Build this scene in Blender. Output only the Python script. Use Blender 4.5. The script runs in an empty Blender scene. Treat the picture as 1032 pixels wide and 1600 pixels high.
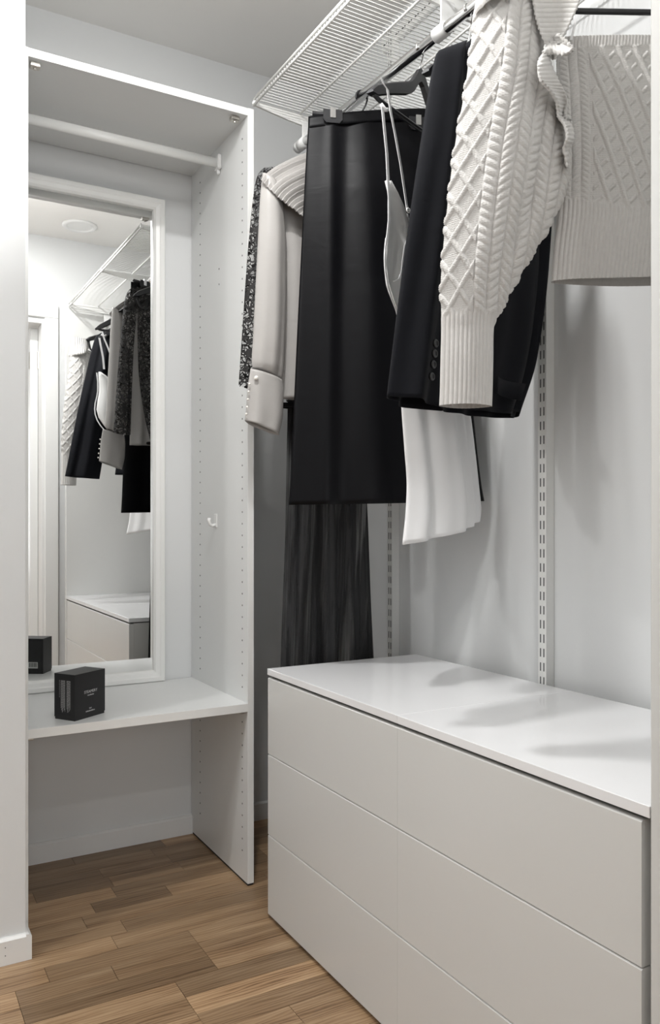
import bpy, bmesh, math, random
import numpy as np
from mathutils import Vector, Matrix

random.seed(4)
S = bpy.context.scene
COL = S.collection
R = math.radians

# ------------------------------------------------------------------ camera
FPX, PX, PY, CAMH = 1266.0, 516.0, 820.0, 0.978      # focal length, principal point (1032x1600), height
YAW = math.atan(720 / 1266.0)
cs, sn = math.cos(YAW), math.sin(YAW)
cam = bpy.data.cameras.new('camera')
cam.sensor_fit = 'HORIZONTAL'; cam.sensor_width = 36.0
cam.lens = FPX / 1032 * 36.0
cam.shift_y = (PY - 800) / 1032.0
cam.clip_start = 0.02
co = bpy.data.objects.new('camera', cam); COL.objects.link(co)
co.location = (0, 0, CAMH); co.rotation_euler = (R(90), 0, -YAW)
S.camera = co

# ------------------------------------------------------------------ light and exposure
S.view_settings.view_transform = 'Standard'; S.view_settings.look = 'None'
S.view_settings.gamma = 1.0; S.view_settings.use_curve_mapping = False
S.view_settings.exposure = 0.5
wd = bpy.data.worlds.new('world'); S.world = wd; wd.use_nodes = True
wd.node_tree.nodes['Background'].inputs[0].default_value = (0.9, 0.95, 1, 1)
wd.node_tree.nodes['Background'].inputs[1].default_value = 0.3
CEIL = 2.475
LAMPS = [  # x, y, watts of the recessed ceiling downlights; the last three are unseen fill lamps, added
    (0.915, 0.76, 0.0), (0.46, 1.16, 10.5), (-0.85, 1.45, 8.0),
    (0.10, -0.75, 3.5), (-0.9, -0.75, 3.0)]
FILL_GLOBE = (0.44, 1.35, 2.15, 5.6)          # opal globe added as unseen fill in the closet: x, y, z, watts
LAMP_COL = (1.0, 0.995, 0.985)
FILL_WIN = (-0.75, 0.75, 0.55, 2.05)          # unseen window added in the far hall wall for frontal fill: x0, x1, z0, z1 at y = -2.2
wl_ = bpy.data.lights.new('window_fill', 'AREA'); wl_.shape = 'RECTANGLE'; wl_.size = 1.44; wl_.size_y = 1.44  # area light at the added window, fills from behind the camera
wl_.energy = 13.0; wl_.color = (0.97, 0.985, 1.0)
wo_ = bpy.data.objects.new('window_fill', wl_); COL.objects.link(wo_)
wo_.location = ((FILL_WIN[0] + FILL_WIN[1]) / 2, -2.26, (FILL_WIN[2] + FILL_WIN[3]) / 2); wo_.rotation_euler = (R(90), 0, R(0))
wo_.rotation_euler = (R(-90), 0, R(180))

# ------------------------------------------------------------------ helpers
def mesh_obj(name, verts, faces, mat, parent=None, smooth=False, uv=None, attr=None):
    me = bpy.data.meshes.new(name)
    me.from_pydata([tuple(v) for v in verts], [], [tuple(f) for f in faces])
    me.update()
    if mat: me.materials.append(mat)
    if smooth: me.polygons.foreach_set('use_smooth', [True] * len(me.polygons))
    if uv is not None:
        ul = me.uv_layers.new(name='UVMap')
        li = np.empty(len(me.loops), dtype=np.int32); me.loops.foreach_get('vertex_index', li)
        ul.data.foreach_set('uv', np.asarray(uv, dtype=np.float32)[li].ravel())
    if attr is not None:
        a = me.attributes.new('tone', 'FLOAT', 'POINT')
        a.data.foreach_set('value', np.asarray(attr, dtype=np.float32))
    o = bpy.data.objects.new(name, me); COL.objects.link(o)
    if parent is not None: put(o, parent)
    return o

def put(o, parent):
    o.parent = parent
    if parent.type == 'EMPTY': o.matrix_parent_inverse = Matrix.Translation(parent.location).inverted()

def thing(name, loc, label, cat, group=None):
    o = bpy.data.objects.new(name, None); COL.objects.link(o)
    o.location = loc; o.empty_display_size = 0.05
    return tag(o, label, cat, group)

def tag(o, label, cat, group=None):
    o['label'] = label; o['category'] = cat
    if group: o['group'] = group
    return o

def struct(o):
    o['kind'] = 'structure'; return o

class MB:
    def __init__(s): s.v = []; s.f = []; s.t = []
    def add(s, v, f, tone=0.0):
        b = len(s.v); s.v += [tuple(p) for p in v]; s.f += [tuple(i + b for i in q) for q in f]; s.t += [tone] * len(v); return s
    def box(s, x0, x1, y0, y1, z0, z1, c=0.0, tone=0.0):
        """box with every edge chamfered by c"""
        if x0 > x1: x0, x1 = x1, x0
        if y0 > y1: y0, y1 = y1, y0
        if z0 > z1: z0, z1 = z1, z0
        if c <= 0:
            v = [(x, y, z) for z in (z0, z1) for y in (y0, y1) for x in (x0, x1)]
            return s.add(v, [(0, 2, 3, 1), (4, 5, 7, 6), (0, 1, 5, 4), (2, 6, 7, 3), (0, 4, 6, 2), (1, 3, 7, 5)], tone)
        bm = bmesh.new(); bmesh.ops.create_cube(bm, size=1)
        for q in bm.verts:
            q.co = Vector(((x0 + x1) / 2 + q.co.x * (x1 - x0), (y0 + y1) / 2 + q.co.y * (y1 - y0), (z0 + z1) / 2 + q.co.z * (z1 - z0)))
        bmesh.ops.bevel(bm, geom=bm.edges[:], offset=c, segments=1, affect='EDGES')
        bm.verts.index_update()
        s.add([q.co.copy() for q in bm.verts], [[q.index for q in f.verts] for f in bm.faces], tone); bm.free(); return s
    def tube(s, pts, r, n=8, cap=True, ry=None):
        pts = [Vector(p) for p in pts]; m = len(pts)
        rs = r if hasattr(r, '__len__') else [r] * m
        prev = None; v = []; f = []
        for i, p in enumerate(pts):
            t = (pts[min(i + 1, m - 1)] - pts[max(i - 1, 0)]).normalized()
            if prev is None:
                up = Vector((0, 0, 1)) if abs(t.z) < .9 else Vector((1, 0, 0))
                a = t.cross(up).normalized()
            else:
                a = (prev - t * prev.dot(t)).normalized()
            b = t.cross(a); prev = a
            for k in range(n):
                g = 2 * math.pi * k / n
                v.append(p + a * (rs[i] * math.cos(g)) + b * ((ry or 1) * rs[i] * math.sin(g)))
        for i in range(m - 1):
            for k in range(n):
                k2 = (k + 1) % n
                f.append((i * n + k, i * n + k2, (i + 1) * n + k2, (i + 1) * n + k))
        if cap:
            f.append(tuple(range(n - 1, -1, -1))); f.append(tuple((m - 1) * n + k for k in range(n)))
        return s.add(v, f)
    def prism(s, poly, axis, a, b):
        """extrude a 2D polygon along x, y or z from a to b"""
        def P(u, w, d): return (d, u, w) if axis == 'x' else ((u, d, w) if axis == 'y' else (u, w, d))
        n = len(poly)
        v = [P(u, w, a) for u, w in poly] + [P(u, w, b) for u, w in poly]
        f = [tuple(range(n - 1, -1, -1)), tuple(range(n, 2 * n))]
        f += [(i, (i + 1) % n, (i + 1) % n + n, i + n) for i in range(n)]
        return s.add(v, f)
    def lathe(s, c, prof, n=32):
        """profile of (radius, z) turned about a vertical axis at c"""
        m = len(prof); v = []; f = []
        for r, z in prof:
            for k in range(n):
                g = 2 * math.pi * k / n
                v.append((c[0] + r * math.cos(g), c[1] + r * math.sin(g), c[2] + z))
        for i in range(m - 1):
            for k in range(n):
                k2 = (k + 1) % n; f.append((i * n + k, i * n + k2, (i + 1) * n + k2, (i + 1) * n + k))
        return s.add(v, f)
    def build(s, name, mat, parent=None, smooth=False, tone=False):
        o = mesh_obj(name, s.v, s.f, mat, parent, smooth, attr=s.t if tone else None)
        bm = bmesh.new(); bm.from_mesh(o.data); bmesh.ops.recalc_face_normals(bm, faces=bm.faces[:]); bm.to_mesh(o.data); bm.free()
        return o

def dup(root, delta, label=None):
    """a copy of a thing and of its parts and sub-parts, moved by delta"""
    def cp(o, par):
        c = o.copy(); COL.objects.link(c)
        if par is not None: c.parent = par
        for ch in o.children: cp(ch, c)
        return c
    r = cp(root, None); r.location = root.location + Vector(delta)
    if label: r['label'] = label
    return r

# ------------------------------------------------------------------ materials
def new_mat(name):
    m = bpy.data.materials.new(name); m.use_nodes = True
    nt = m.node_tree; return m, nt, nt.nodes['Principled BSDF']

def N(nt, t, **kw):
    n = nt.nodes.new(t)
    for k, v in kw.items():
        if k in n.inputs: n.inputs[k].default_value = v
        else: setattr(n, k, v)
    return n

def plain(name, col, rough=0.5, metal=0.0, noise=0.03, scale=30, bump=0.0, bscale=300, spec=None, coat=0, sheen=0):
    m, nt, p = new_mat(name)
    tc = N(nt, 'ShaderNodeTexCoord')
    nz = N(nt, 'ShaderNodeTexNoise', Scale=scale, Detail=3.0)
    nt.links.new(tc.outputs['Object'], nz.inputs['Vector'])
    mr = N(nt, 'ShaderNodeMapRange'); mr.inputs['To Min'].default_value = 1 - noise; mr.inputs['To Max'].default_value = 1 + noise
    nt.links.new(nz.outputs['Fac'], mr.inputs['Value'])
    mx = N(nt, 'ShaderNodeVectorMath', operation='SCALE'); mx.inputs[0].default_value = col
    nt.links.new(mr.outputs[0], mx.inputs['Scale']); nt.links.new(mx.outputs[0], p.inputs['Base Color'])
    p.inputs['Roughness'].default_value = rough; p.inputs['Metallic'].default_value = metal
    if spec is not None: p.inputs['Specular IOR Level'].default_value = spec
    if coat: p.inputs['Coat Weight'].default_value = coat; p.inputs['Coat Roughness'].default_value = 0.06
    if sheen: p.inputs['Sheen Weight'].default_value = sheen; p.inputs['Sheen Roughness'].default_value = .5
    if bump:
        nb = N(nt, 'ShaderNodeTexNoise', Scale=bscale, Detail=2.0)
        nt.links.new(tc.outputs['Object'], nb.inputs['Vector'])
        b = N(nt, 'ShaderNodeBump', Strength=bump, Distance=0.001)
        nt.links.new(nb.outputs['Fac'], b.inputs['Height']); nt.links.new(b.outputs[0], p.inputs['Normal'])
    return m

M = {}
M['wall'] = plain('wall_paint', (.746, .755, .756), .6, noise=.01, scale=4, bump=.10, bscale=420)
M['ceiling'] = plain('ceiling_paint', (.85, .835, .81), .8, noise=.01, scale=4, bump=.08, bscale=300)
M['trim'] = plain('trim_paint', (.82, .82, .81), .4, noise=.01)
M['melamine'] = plain('white_melamine', (.765, .772, .765), .38, noise=.008, bump=.04, bscale=600)
M['edge'] = plain('white_edge_band', (.88, .88, .86), .35, noise=.008)
M['gloss'] = plain('glossy_white_top', (.86, .86, .87), .07, noise=.005, spec=.6)
M['front'] = plain('satin_white_front', (.68, .68, .665), .22, noise=.008, scale=3, spec=.45)
M['gap'] = plain('shadow_gap_grey', (.05, .05, .05), .8)
M['plinth'] = plain('dark_plinth', (.03, .03, .03), .8)
M['hole'] = plain('drilled_hole_dark', (.10, .10, .095), .9)
M['white_metal'] = plain('white_powder_coat', (.84, .84, .82), .35, noise=.01)
M['slot'] = plain('slot_dark', (.09, .09, .09), .8)
M['chrome'] = plain('chrome', (.80, .80, .80), .12, metal=1.0, noise=.01)
M['steel'] = plain('brushed_steel', (.62, .60, .56), .35, metal=1.0, noise=.05)
M['white_plastic'] = plain('white_plastic', (.83, .83, .82), .4, noise=.01)
M['black_plastic'] = plain('black_plastic', (.016, .016, .018), .38, noise=.05)
M['box'] = plain('black_card', (.011, .011, .012), .45, noise=.10, scale=60, bump=.05)
M['box_panel'] = plain('black_card_panel', (.018, .018, .019), .4, noise=.10, scale=60)
M['print'] = plain('light_print', (.62, .62, .62), .6)
M['label'] = plain('white_sticker', (.72, .72, .70), .6)
M['pearl'] = plain('pearl', (.85, .82, .77), .12, noise=.02, coat=.6)
M['button'] = plain('dark_button', (.012, .012, .015), .25, noise=.08)
M['grout'] = plain('floor_joint', (.10, .065, .04), .8)
M['knit'] = plain('grey_knit', (.64, .625, .605), .95, noise=.06, scale=120, bump=.9, bscale=900, spec=.1, sheen=.15)
M['slip'] = plain('white_satin', (.87, .87, .875), .34, noise=.01, scale=12, bump=.05, bscale=60)
M['lining'] = plain('white_lining', (.70, .70, .69), .45, noise=.01)
M['hall_blue'] = plain('hall_wall_blue_grey', (.55, .58, .66), .7)

def glass_mat():
    m, nt, p = new_mat('mirror_glass')
    p.inputs['Base Color'].default_value = (.93, .935, .93, 1); p.inputs['Metallic'].default_value = 1; p.inputs['Roughness'].default_value = 0.0
    return m
M['mirror'] = glass_mat()

def clear_mat():
    m, nt, p = new_mat('clear_plastic')
    p.inputs['Base Color'].default_value = (.97, .97, .97, 1); p.inputs['Roughness'].default_value = .1
    p.inputs['Transmission Weight'].default_value = .55; p.inputs['IOR'].default_value = 1.45
    return m
M['clear'] = clear_mat()

def fill_globe_mat():  # glow of the added fill globe
    m, nt, p = new_mat('fill_globe_glow')
    p.inputs['Base Color'].default_value = (.9, .9, .88, 1); p.inputs['Emission Color'].default_value = (*LAMP_COL, 1)
    p.inputs['Emission Strength'].default_value = FILL_GLOBE[3] / (math.pi * 4 * math.pi * .08 ** 2)
    return m
M['lens'] = fill_globe_mat()

def oak():
    m, nt, p = new_mat('oak_parquet')
    tc = N(nt, 'ShaderNodeTexCoord'); at = N(nt, 'ShaderNodeAttribute', attribute_name='tone')
    off = N(nt, 'ShaderNodeMath', operation='MULTIPLY'); off.inputs[1].default_value = 37.0
    nt.links.new(at.outputs['Fac'], off.inputs[0])
    cmb = N(nt, 'ShaderNodeCombineXYZ'); nt.links.new(off.outputs[0], cmb.inputs[0]); nt.links.new(off.outputs[0], cmb.inputs[1])
    ad = N(nt, 'ShaderNodeVectorMath', operation='ADD'); nt.links.new(tc.outputs['Object'], ad.inputs[0]); nt.links.new(cmb.outputs[0], ad.inputs[1])
    mp = N(nt, 'ShaderNodeMapping'); mp.inputs['Scale'].default_value = (1.3, 17, 1)
    nt.links.new(ad.outputs[0], mp.inputs['Vector'])
    n1 = N(nt, 'ShaderNodeTexNoise', Scale=1.6, Detail=6.0, Roughness=.62, Distortion=.9); nt.links.new(mp.outputs[0], n1.inputs['Vector'])
    mp2 = N(nt, 'ShaderNodeMapping'); mp2.inputs['Scale'].default_value = (3, 70, 1); nt.links.new(ad.outputs[0], mp2.inputs['Vector'])
    n2 = N(nt, 'ShaderNodeTexNoise', Scale=2.0, Detail=3.0); nt.links.new(mp2.outputs[0], n2.inputs['Vector'])
    mp3 = N(nt, 'ShaderNodeMapping'); mp3.inputs['Scale'].default_value = (1.0, 7, 1); nt.links.new(ad.outputs[0], mp3.inputs['Vector'])
    wv = N(nt, 'ShaderNodeTexWave', Scale=5.0, Distortion=9.0, Detail=2.0); wv.bands_direction = 'Y'; nt.links.new(mp3.outputs[0], wv.inputs['Vector'])
    a1 = N(nt, 'ShaderNodeMath', operation='MULTIPLY_ADD'); a1.inputs[1].default_value = .22; nt.links.new(wv.outputs['Fac'], a1.inputs[0]); nt.links.new(n1.outputs['Fac'], a1.inputs[2])
    a2 = N(nt, 'ShaderNodeMath', operation='MULTIPLY_ADD'); a2.inputs[1].default_value = .18; nt.links.new(n2.outputs['Fac'], a2.inputs[0]); nt.links.new(a1.outputs[0], a2.inputs[2])
    cr = N(nt, 'ShaderNodeValToRGB')
    e = cr.color_ramp.elements
    e[0].position = .38; e[0].color = (.10, .055, .028, 1); e[1].position = .98; e[1].color = (.42, .30, .19, 1)
    k = cr.color_ramp.elements.new(.60); k.color = (.265, .168, .096, 1)
    nt.links.new(a2.outputs[0], cr.inputs[0])
    hv = N(nt, 'ShaderNodeHueSaturation'); hv.inputs['Saturation'].default_value = 1.06
    mr = N(nt, 'ShaderNodeMapRange'); mr.inputs['To Min'].default_value = .62; mr.inputs['To Max'].default_value = 1.42
    nt.links.new(at.outputs['Fac'], mr.inputs['Value']); nt.links.new(mr.outputs[0], hv.inputs['Value']); nt.links.new(cr.outputs[0], hv.inputs['Color'])
    nt.links.new(hv.outputs[0], p.inputs['Base Color'])
    p.inputs['Roughness'].default_value = .38
    b = N(nt, 'ShaderNodeBump', Strength=.05, Distance=.0005); nt.links.new(n2.outputs['Fac'], b.inputs['Height']); nt.links.new(b.outputs[0], p.inputs['Normal'])
    return m
M['oak'] = oak()

def cloth_mat(name, col, rough=.7, weave=700, bump=.3, wr=.15, wrs=6, spec=.3, sheen=0.0, noise=.05):
    """woven cloth: fine weave in the surface and a few soft wrinkles, by UV in metres"""
    m, nt, p = new_mat(name)
    tc = N(nt, 'ShaderNodeTexCoord')
    nz = N(nt, 'ShaderNodeTexNoise', Scale=weave, Detail=1.0); nt.links.new(tc.outputs['UV'], nz.inputs['Vector'])
    mp = N(nt, 'ShaderNodeMapping'); mp.inputs['Rotation'].default_value = (0, 0, .6); mp.inputs['Scale'].default_value = (1, 2.6, 1)
    nt.links.new(tc.outputs['UV'], mp.inputs['Vector'])
    n2 = N(nt, 'ShaderNodeTexNoise', Scale=wrs, Detail=4.0, Distortion=1.2); nt.links.new(mp.outputs[0], n2.inputs['Vector'])
    b1 = N(nt, 'ShaderNodeBump', Strength=bump, Distance=.0004); nt.links.new(nz.outputs['Fac'], b1.inputs['Height'])
    b2 = N(nt, 'ShaderNodeBump', Strength=wr, Distance=.02); nt.links.new(n2.outputs['Fac'], b2.inputs['Height']); nt.links.new(b1.outputs[0], b2.inputs['Normal'])
    nt.links.new(b2.outputs[0], p.inputs['Normal'])
    mr = N(nt, 'ShaderNodeMapRange'); mr.inputs['To Min'].default_value = 1 - noise; mr.inputs['To Max'].default_value = 1 + noise
    nt.links.new(nz.outputs['Fac'], mr.inputs['Value'])
    mx = N(nt, 'ShaderNodeVectorMath', operation='SCALE'); mx.inputs[0].default_value = col
    nt.links.new(mr.outputs[0], mx.inputs['Scale']); nt.links.new(mx.outputs[0], p.inputs['Base Color'])
    p.inputs['Roughness'].default_value = rough; p.inputs['Specular IOR Level'].default_value = spec
    if sheen: p.inputs['Sheen Weight'].default_value = sheen
    return m
M['skirt'] = cloth_mat('black_satin', (.0030, .0030, .0040), .42, wr=.045, wrs=7, spec=.14)
M['blazer'] = cloth_mat('dark_wool', (.0045, .005, .0075), .8, weave=900, bump=.5, wr=.06, spec=.15, sheen=0.02, noise=.25)
M['blouse'] = cloth_mat('ivory_silk', (.40, .383, .367), .42, wr=.08, wrs=7, spec=.4)

def lace_mat():
    """black lace: a flower-like net of threads with open gaps over a fine mesh"""
    m, nt, p = new_mat('black_lace')
    tc = N(nt, 'ShaderNodeTexCoord')
    nz = N(nt, 'ShaderNodeTexNoise', Scale=40.0, Detail=2.0); nt.links.new(tc.outputs['UV'], nz.inputs['Vector'])
    mx = N(nt, 'ShaderNodeVectorMath', operation='SCALE'); mx.inputs['Scale'].default_value = .03; nt.links.new(nz.outputs['Color'], mx.inputs[0])
    ad = N(nt, 'ShaderNodeVectorMath', operation='ADD'); nt.links.new(tc.outputs['UV'], ad.inputs[0]); nt.links.new(mx.outputs[0], ad.inputs[1])
    vo = N(nt, 'ShaderNodeTexVoronoi', feature='DISTANCE_TO_EDGE', Scale=62.0); nt.links.new(ad.outputs[0], vo.inputs['Vector'])
    th = N(nt, 'ShaderNodeMath', operation='LESS_THAN'); th.inputs[1].default_value = .085; nt.links.new(vo.outputs['Distance'], th.inputs[0])
    n2 = N(nt, 'ShaderNodeTexNoise', Scale=24.0, Detail=3.0, Distortion=1.5); nt.links.new(tc.outputs['UV'], n2.inputs['Vector'])
    t2 = N(nt, 'ShaderNodeMath', operation='GREATER_THAN'); t2.inputs[1].default_value = .585; nt.links.new(n2.outputs['Fac'], t2.inputs[0])
    vo2 = N(nt, 'ShaderNodeTexVoronoi', feature='DISTANCE_TO_EDGE', Scale=240.0); nt.links.new(tc.outputs['UV'], vo2.inputs['Vector'])
    t3 = N(nt, 'ShaderNodeMath', operation='LESS_THAN'); t3.inputs[1].default_value = .06; nt.links.new(vo2.outputs['Distance'], t3.inputs[0])
    a = N(nt, 'ShaderNodeMath', operation='MAXIMUM'); nt.links.new(th.outputs[0], a.inputs[0]); nt.links.new(t2.outputs[0], a.inputs[1])
    sc = N(nt, 'ShaderNodeMath', operation='MULTIPLY_ADD'); sc.inputs[1].default_value = .30; sc.inputs[2].default_value = .10; nt.links.new(t3.outputs[0], sc.inputs[0])
    b = N(nt, 'ShaderNodeMath', operation='MAXIMUM'); nt.links.new(a.outputs[0], b.inputs[0]); nt.links.new(sc.outputs[0], b.inputs[1])
    nt.links.new(b.outputs[0], p.inputs['Alpha'])
    p.inputs['Base Color'].default_value = (.010, .009, .009, 1); p.inputs['Roughness'].default_value = .7
    return m
M['lace'] = lace_mat()

def sheer_mat():
    """thin black chiffon: half see-through, denser where the weave drifts into bands"""
    m, nt, p = new_mat('black_chiffon')
    tc = N(nt, 'ShaderNodeTexCoord')
    mp = N(nt, 'ShaderNodeMapping'); mp.inputs['Scale'].default_value = (9, .55, 1); nt.links.new(tc.outputs['UV'], mp.inputs['Vector'])
    n1 = N(nt, 'ShaderNodeTexNoise', Scale=3.0, Detail=2.0, Distortion=.4); nt.links.new(mp.outputs[0], n1.inputs['Vector'])
    m1 = N(nt, 'ShaderNodeMapRange'); m1.inputs['From Min'].default_value = .40; m1.inputs['From Max'].default_value = .56; m1.inputs['To Min'].default_value = .22; m1.inputs['To Max'].default_value = .97
    nt.links.new(n1.outputs['Fac'], m1.inputs['Value'])
    mp2 = N(nt, 'ShaderNodeMapping'); mp2.inputs['Scale'].default_value = (30, 3.0, 1); nt.links.new(tc.outputs['UV'], mp2.inputs['Vector'])
    wv = N(nt, 'ShaderNodeTexWave', Scale=1.3, Distortion=6.0, Detail=1.0); wv.inputs['Detail Scale'].default_value = .5
    nt.links.new(mp2.outputs[0], wv.inputs['Vector'])
    m2 = N(nt, 'ShaderNodeMath', operation='MULTIPLY_ADD'); m2.inputs[1].default_value = .16; nt.links.new(wv.outputs['Fac'], m2.inputs[0]); nt.links.new(m1.outputs[0], m2.inputs[2]); m2.use_clamp = True
    nt.links.new(m2.outputs[0], p.inputs['Alpha'])
    p.inputs['Base Color'].default_value = (.012, .012, .013, 1); p.inputs['Roughness'].default_value = .75
    return m
M['sheer'] = sheer_mat()

# ------------------------------------------------------------------ the room
XR, YB, YF = 1.345, 2.458, 0.52          # right wall, back wall, inner face of the front wall
XL = -1.0
def wall(name, *b, mat='wall'): return struct(MB().box(*b).build(name, M[mat]))
wall('wall_back', XL - .1, XR + .1, YB, YB + .1, 0, CEIL)
wall('wall_right', XR, XR + .1, -2.2, YB, 0, CEIL)
wall('wall_left', XL - .1, XL, -2.2, YB, 0, CEIL)
wall('wall_alcove', XL, .306, 1.93, YB, 0, CEIL)                 # the wall end left of the wardrobe
hw = MB(); hw.box(XL - .1, FILL_WIN[0], -2.3, -2.2, 0, CEIL); hw.box(FILL_WIN[1], XR + .1, -2.3, -2.2, 0, CEIL); hw.box(FILL_WIN[0], FILL_WIN[1], -2.3, -2.2, 0, FILL_WIN[2]); hw.box(FILL_WIN[0], FILL_WIN[1], -2.3, -2.2, FILL_WIN[3], CEIL)
struct(hw.build('wall_hall', M['wall']))
wf = MB(); xm = (FILL_WIN[0] + FILL_WIN[1]) / 2
for b in ((FILL_WIN[0], FILL_WIN[0] + .05, FILL_WIN[2], FILL_WIN[3]), (FILL_WIN[1] - .05, FILL_WIN[1], FILL_WIN[2], FILL_WIN[3]), (xm - .025, xm + .025, FILL_WIN[2] + .05, FILL_WIN[3] - .05), (FILL_WIN[0] + .05, FILL_WIN[1] - .05, FILL_WIN[2], FILL_WIN[2] + .05), (FILL_WIN[0] + .05, FILL_WIN[1] - .05, FILL_WIN[3] - .05, FILL_WIN[3])):
    wf.box(b[0], b[1], -2.25, -2.205, b[2], b[3], .004)
struct(wf.build('fill_window_1', M['trim']))  # frame round the added, unseen fill window
fw = MB(); fw.box(.795, XR, YF - .1, YF, 0, CEIL); fw.box(XL, -.955, YF - .1, YF, 0, CEIL); fw.box(-.955, .795, YF - .1, YF, 2.045, CEIL)
struct(fw.build('wall_front', M['wall']))
wall('ceiling', XL - .1, XR + .1, -2.3, YB + .1, CEIL, CEIL + .1, mat='ceiling')

# floor: a dark joint bed, oak staves one by one where they are seen, the rest joined
floor = struct(MB().box(XL - .1, XR + .1, -2.3, YB + .1, -.05, -.004).build('floor', M['grout']))
rnd = random.Random(11)
SW = .0655
rest = MB(); row = 0; y = YB - .001
tn = lambda: min(1, max(0, rnd.gauss(.46, .27)))
while y > -2.2:
    x = XL - rnd.uniform(0, .4)
    y0 = y - SW
    if row % 3 == 0: brk = [XL + rnd.uniform(0, 1.6) + 1.35 * k_ for k_ in range(3)]
    while x < XR:
        L = rnd.choice((.20, .27, .34, .42, .50))
        for b_ in brk:
            if x < b_ - .02 and x + L > b_ - .06: L = b_ - x; break
        xa, xb = max(x, XL), min(x + L, XR)
        if xb - xa > .02:
            g = .0005
            seen = (y0 > 1.05 and xb > .12 and xa < 1.0)
            dz = rnd.uniform(-.0004, 0)
            mbx = MB() if seen else rest
            mbx.box(xa + g, xb - g, y0 + (.0008 if row % 3 == 2 else g * .6), y - g * .6, -.012, dz, 0, tn())
            if seen:
                mbx.build('stave', M['oak'], floor, tone=True)
        x += L
    y = y0; row += 1
o = rest.build('staves_beyond_view', M['oak'], floor, tone=True); o['kind'] = 'stuff'

def skirting(name, poly_axis, a, b, at, sgn, h=.058, t=.012):
    """skirting board with a slanted top edge, along x (at = wall y) or y (at = wall x)"""
    prof = [(0, 0), (sgn * t, 0), (sgn * t, h - .005), (sgn * (t - .006), h), (0, h)]
    return struct(MB().prism([(at + u, w) for u, w in prof], poly_axis, a, b).build(name, M['trim']))
skirting('baseboard_back', 'x', .31, XR, YB, -1)
skirting('baseboard_alcove', 'x', XL, .306, 1.93, -1)
o = skirting('baseboard_alcove_return', 'y', 1.918, 2.0, .306, 1)
for k, (x, z) in enumerate(((.262, .040), (.262, .022))):
    nb = struct(MB().lathe((0, 0, 0), [(.0, 0), (.0012, 0), (.0012, .0008), (0, .0008)], 8).build('nail_head', M['hole']))
    nb.rotation_euler = (R(90), 0, 0); nb.location = (x, 1.918, z); nb.parent = bpy.data.objects['baseboard_alcove']
    nb.pop('kind', None)
skirting('baseboard_right', 'y', 1.86, YB - .012, XR, -1)

# door frame in the front wall (seen in the mirror) and the leaf standing open into the hall
df = struct(bpy.data.objects.new('door_1', None)); COL.objects.link(df); df.location = (.795, YF - .05, 0)
MB().box(.775, .795, YF - .1, YF + .001, 0, 2.045, .002).box(-.955, -.935, YF - .1, YF + .001, 0, 2.045, .002).box(-.935, .775, YF - .1, YF + .001, 2.02, 2.045, .002).build('frame', M['trim'], df)
for nm, b in (('casing', (.788, .858, YF, YF + .014, 0, 2.05)), ('casing', (-.998, -.945, YF, YF + .014, 0, 2.05)), ('casing', (-.998, .858, YF, YF + .014, 2.05, 2.118))):
    MB().box(*b, .004).build(nm, M['trim'], df)
lf = MB(); lf.box(.735, .775, -.46, YF - .102, .01, 2.015, .002); lf.build('leaf', M['trim'], df)
for z in (1.80, .3):
    hg = MB().box(.7335, .7355, YF - .14, YF - .104, z, z + .09, .0006); hg.tube([(.776, YF - .098, z), (.776, YF - .098, z + .09)], .006, 10); hg.build('hinge', M['steel'], df)
hd = MB(); hd.tube([(.735, -.40, 1.02), (.69, -.40, 1.02), (.682, -.39, 1.02), (.682, -.29, 1.02)], .009, 10); hd.lathe((.7345, -.40, 1.02), [(0, -.026), (.004, -.02), (.004, .02), (0, .026)], 12); hd.build('door_handle', M['steel'], df)

# downlights, the added fill lamps among them
for i, (x, y, w) in enumerate(LAMPS):
    lb = ['round white recessed downlight in the ceiling above the wire shelf, seen in the mirror', 'round white recessed downlight in the middle of the closet ceiling', 'unseen fill lamp, added as a round white recessed downlight over the left end of the closet',
          'unseen fill lamp, added as a round white downlight in the hall ceiling near the doorway', 'unseen fill lamp, added as a round white downlight at the left of the hall ceiling'][i]
    t = thing('downlight', (x, y, CEIL), lb, 'lamp', 'recessed ceiling downlights')
    MB().lathe((x, y, CEIL), [(.064, .0), (.085, .0), (.086, -.004), (.080, -.009), (.066, -.010), (.062, -.006), (.062, .0)], 40).build('trim_ring', M['white_plastic'], t, True)
    MB().lathe((x, y, CEIL), [(.063, -.006), (.054, -.002), (.048, -.0012), (.0005, -.0012)], 40).build('reflector', M['white_plastic'], t, True)
    MB().lathe((x, y, CEIL), [(.0615, -.0032), (.03, -.0040), (.0004, -.0042)], 40).build('opal_cover', M['white_plastic'], t, True) if w == 0 else None
    if w == 0: continue
    ld = bpy.data.lights.new('downlight_lamp', 'AREA'); ld.shape = 'DISK'; ld.size = .085; ld.energy = w; ld.color = LAMP_COL
    lo = bpy.data.objects.new('downlight_lamp', ld); COL.objects.link(lo); lo.location = (x, y, CEIL - .012)
    lo.parent = t; lo.matrix_parent_inverse = Matrix.Translation((-x, -y, -CEIL))

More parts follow.
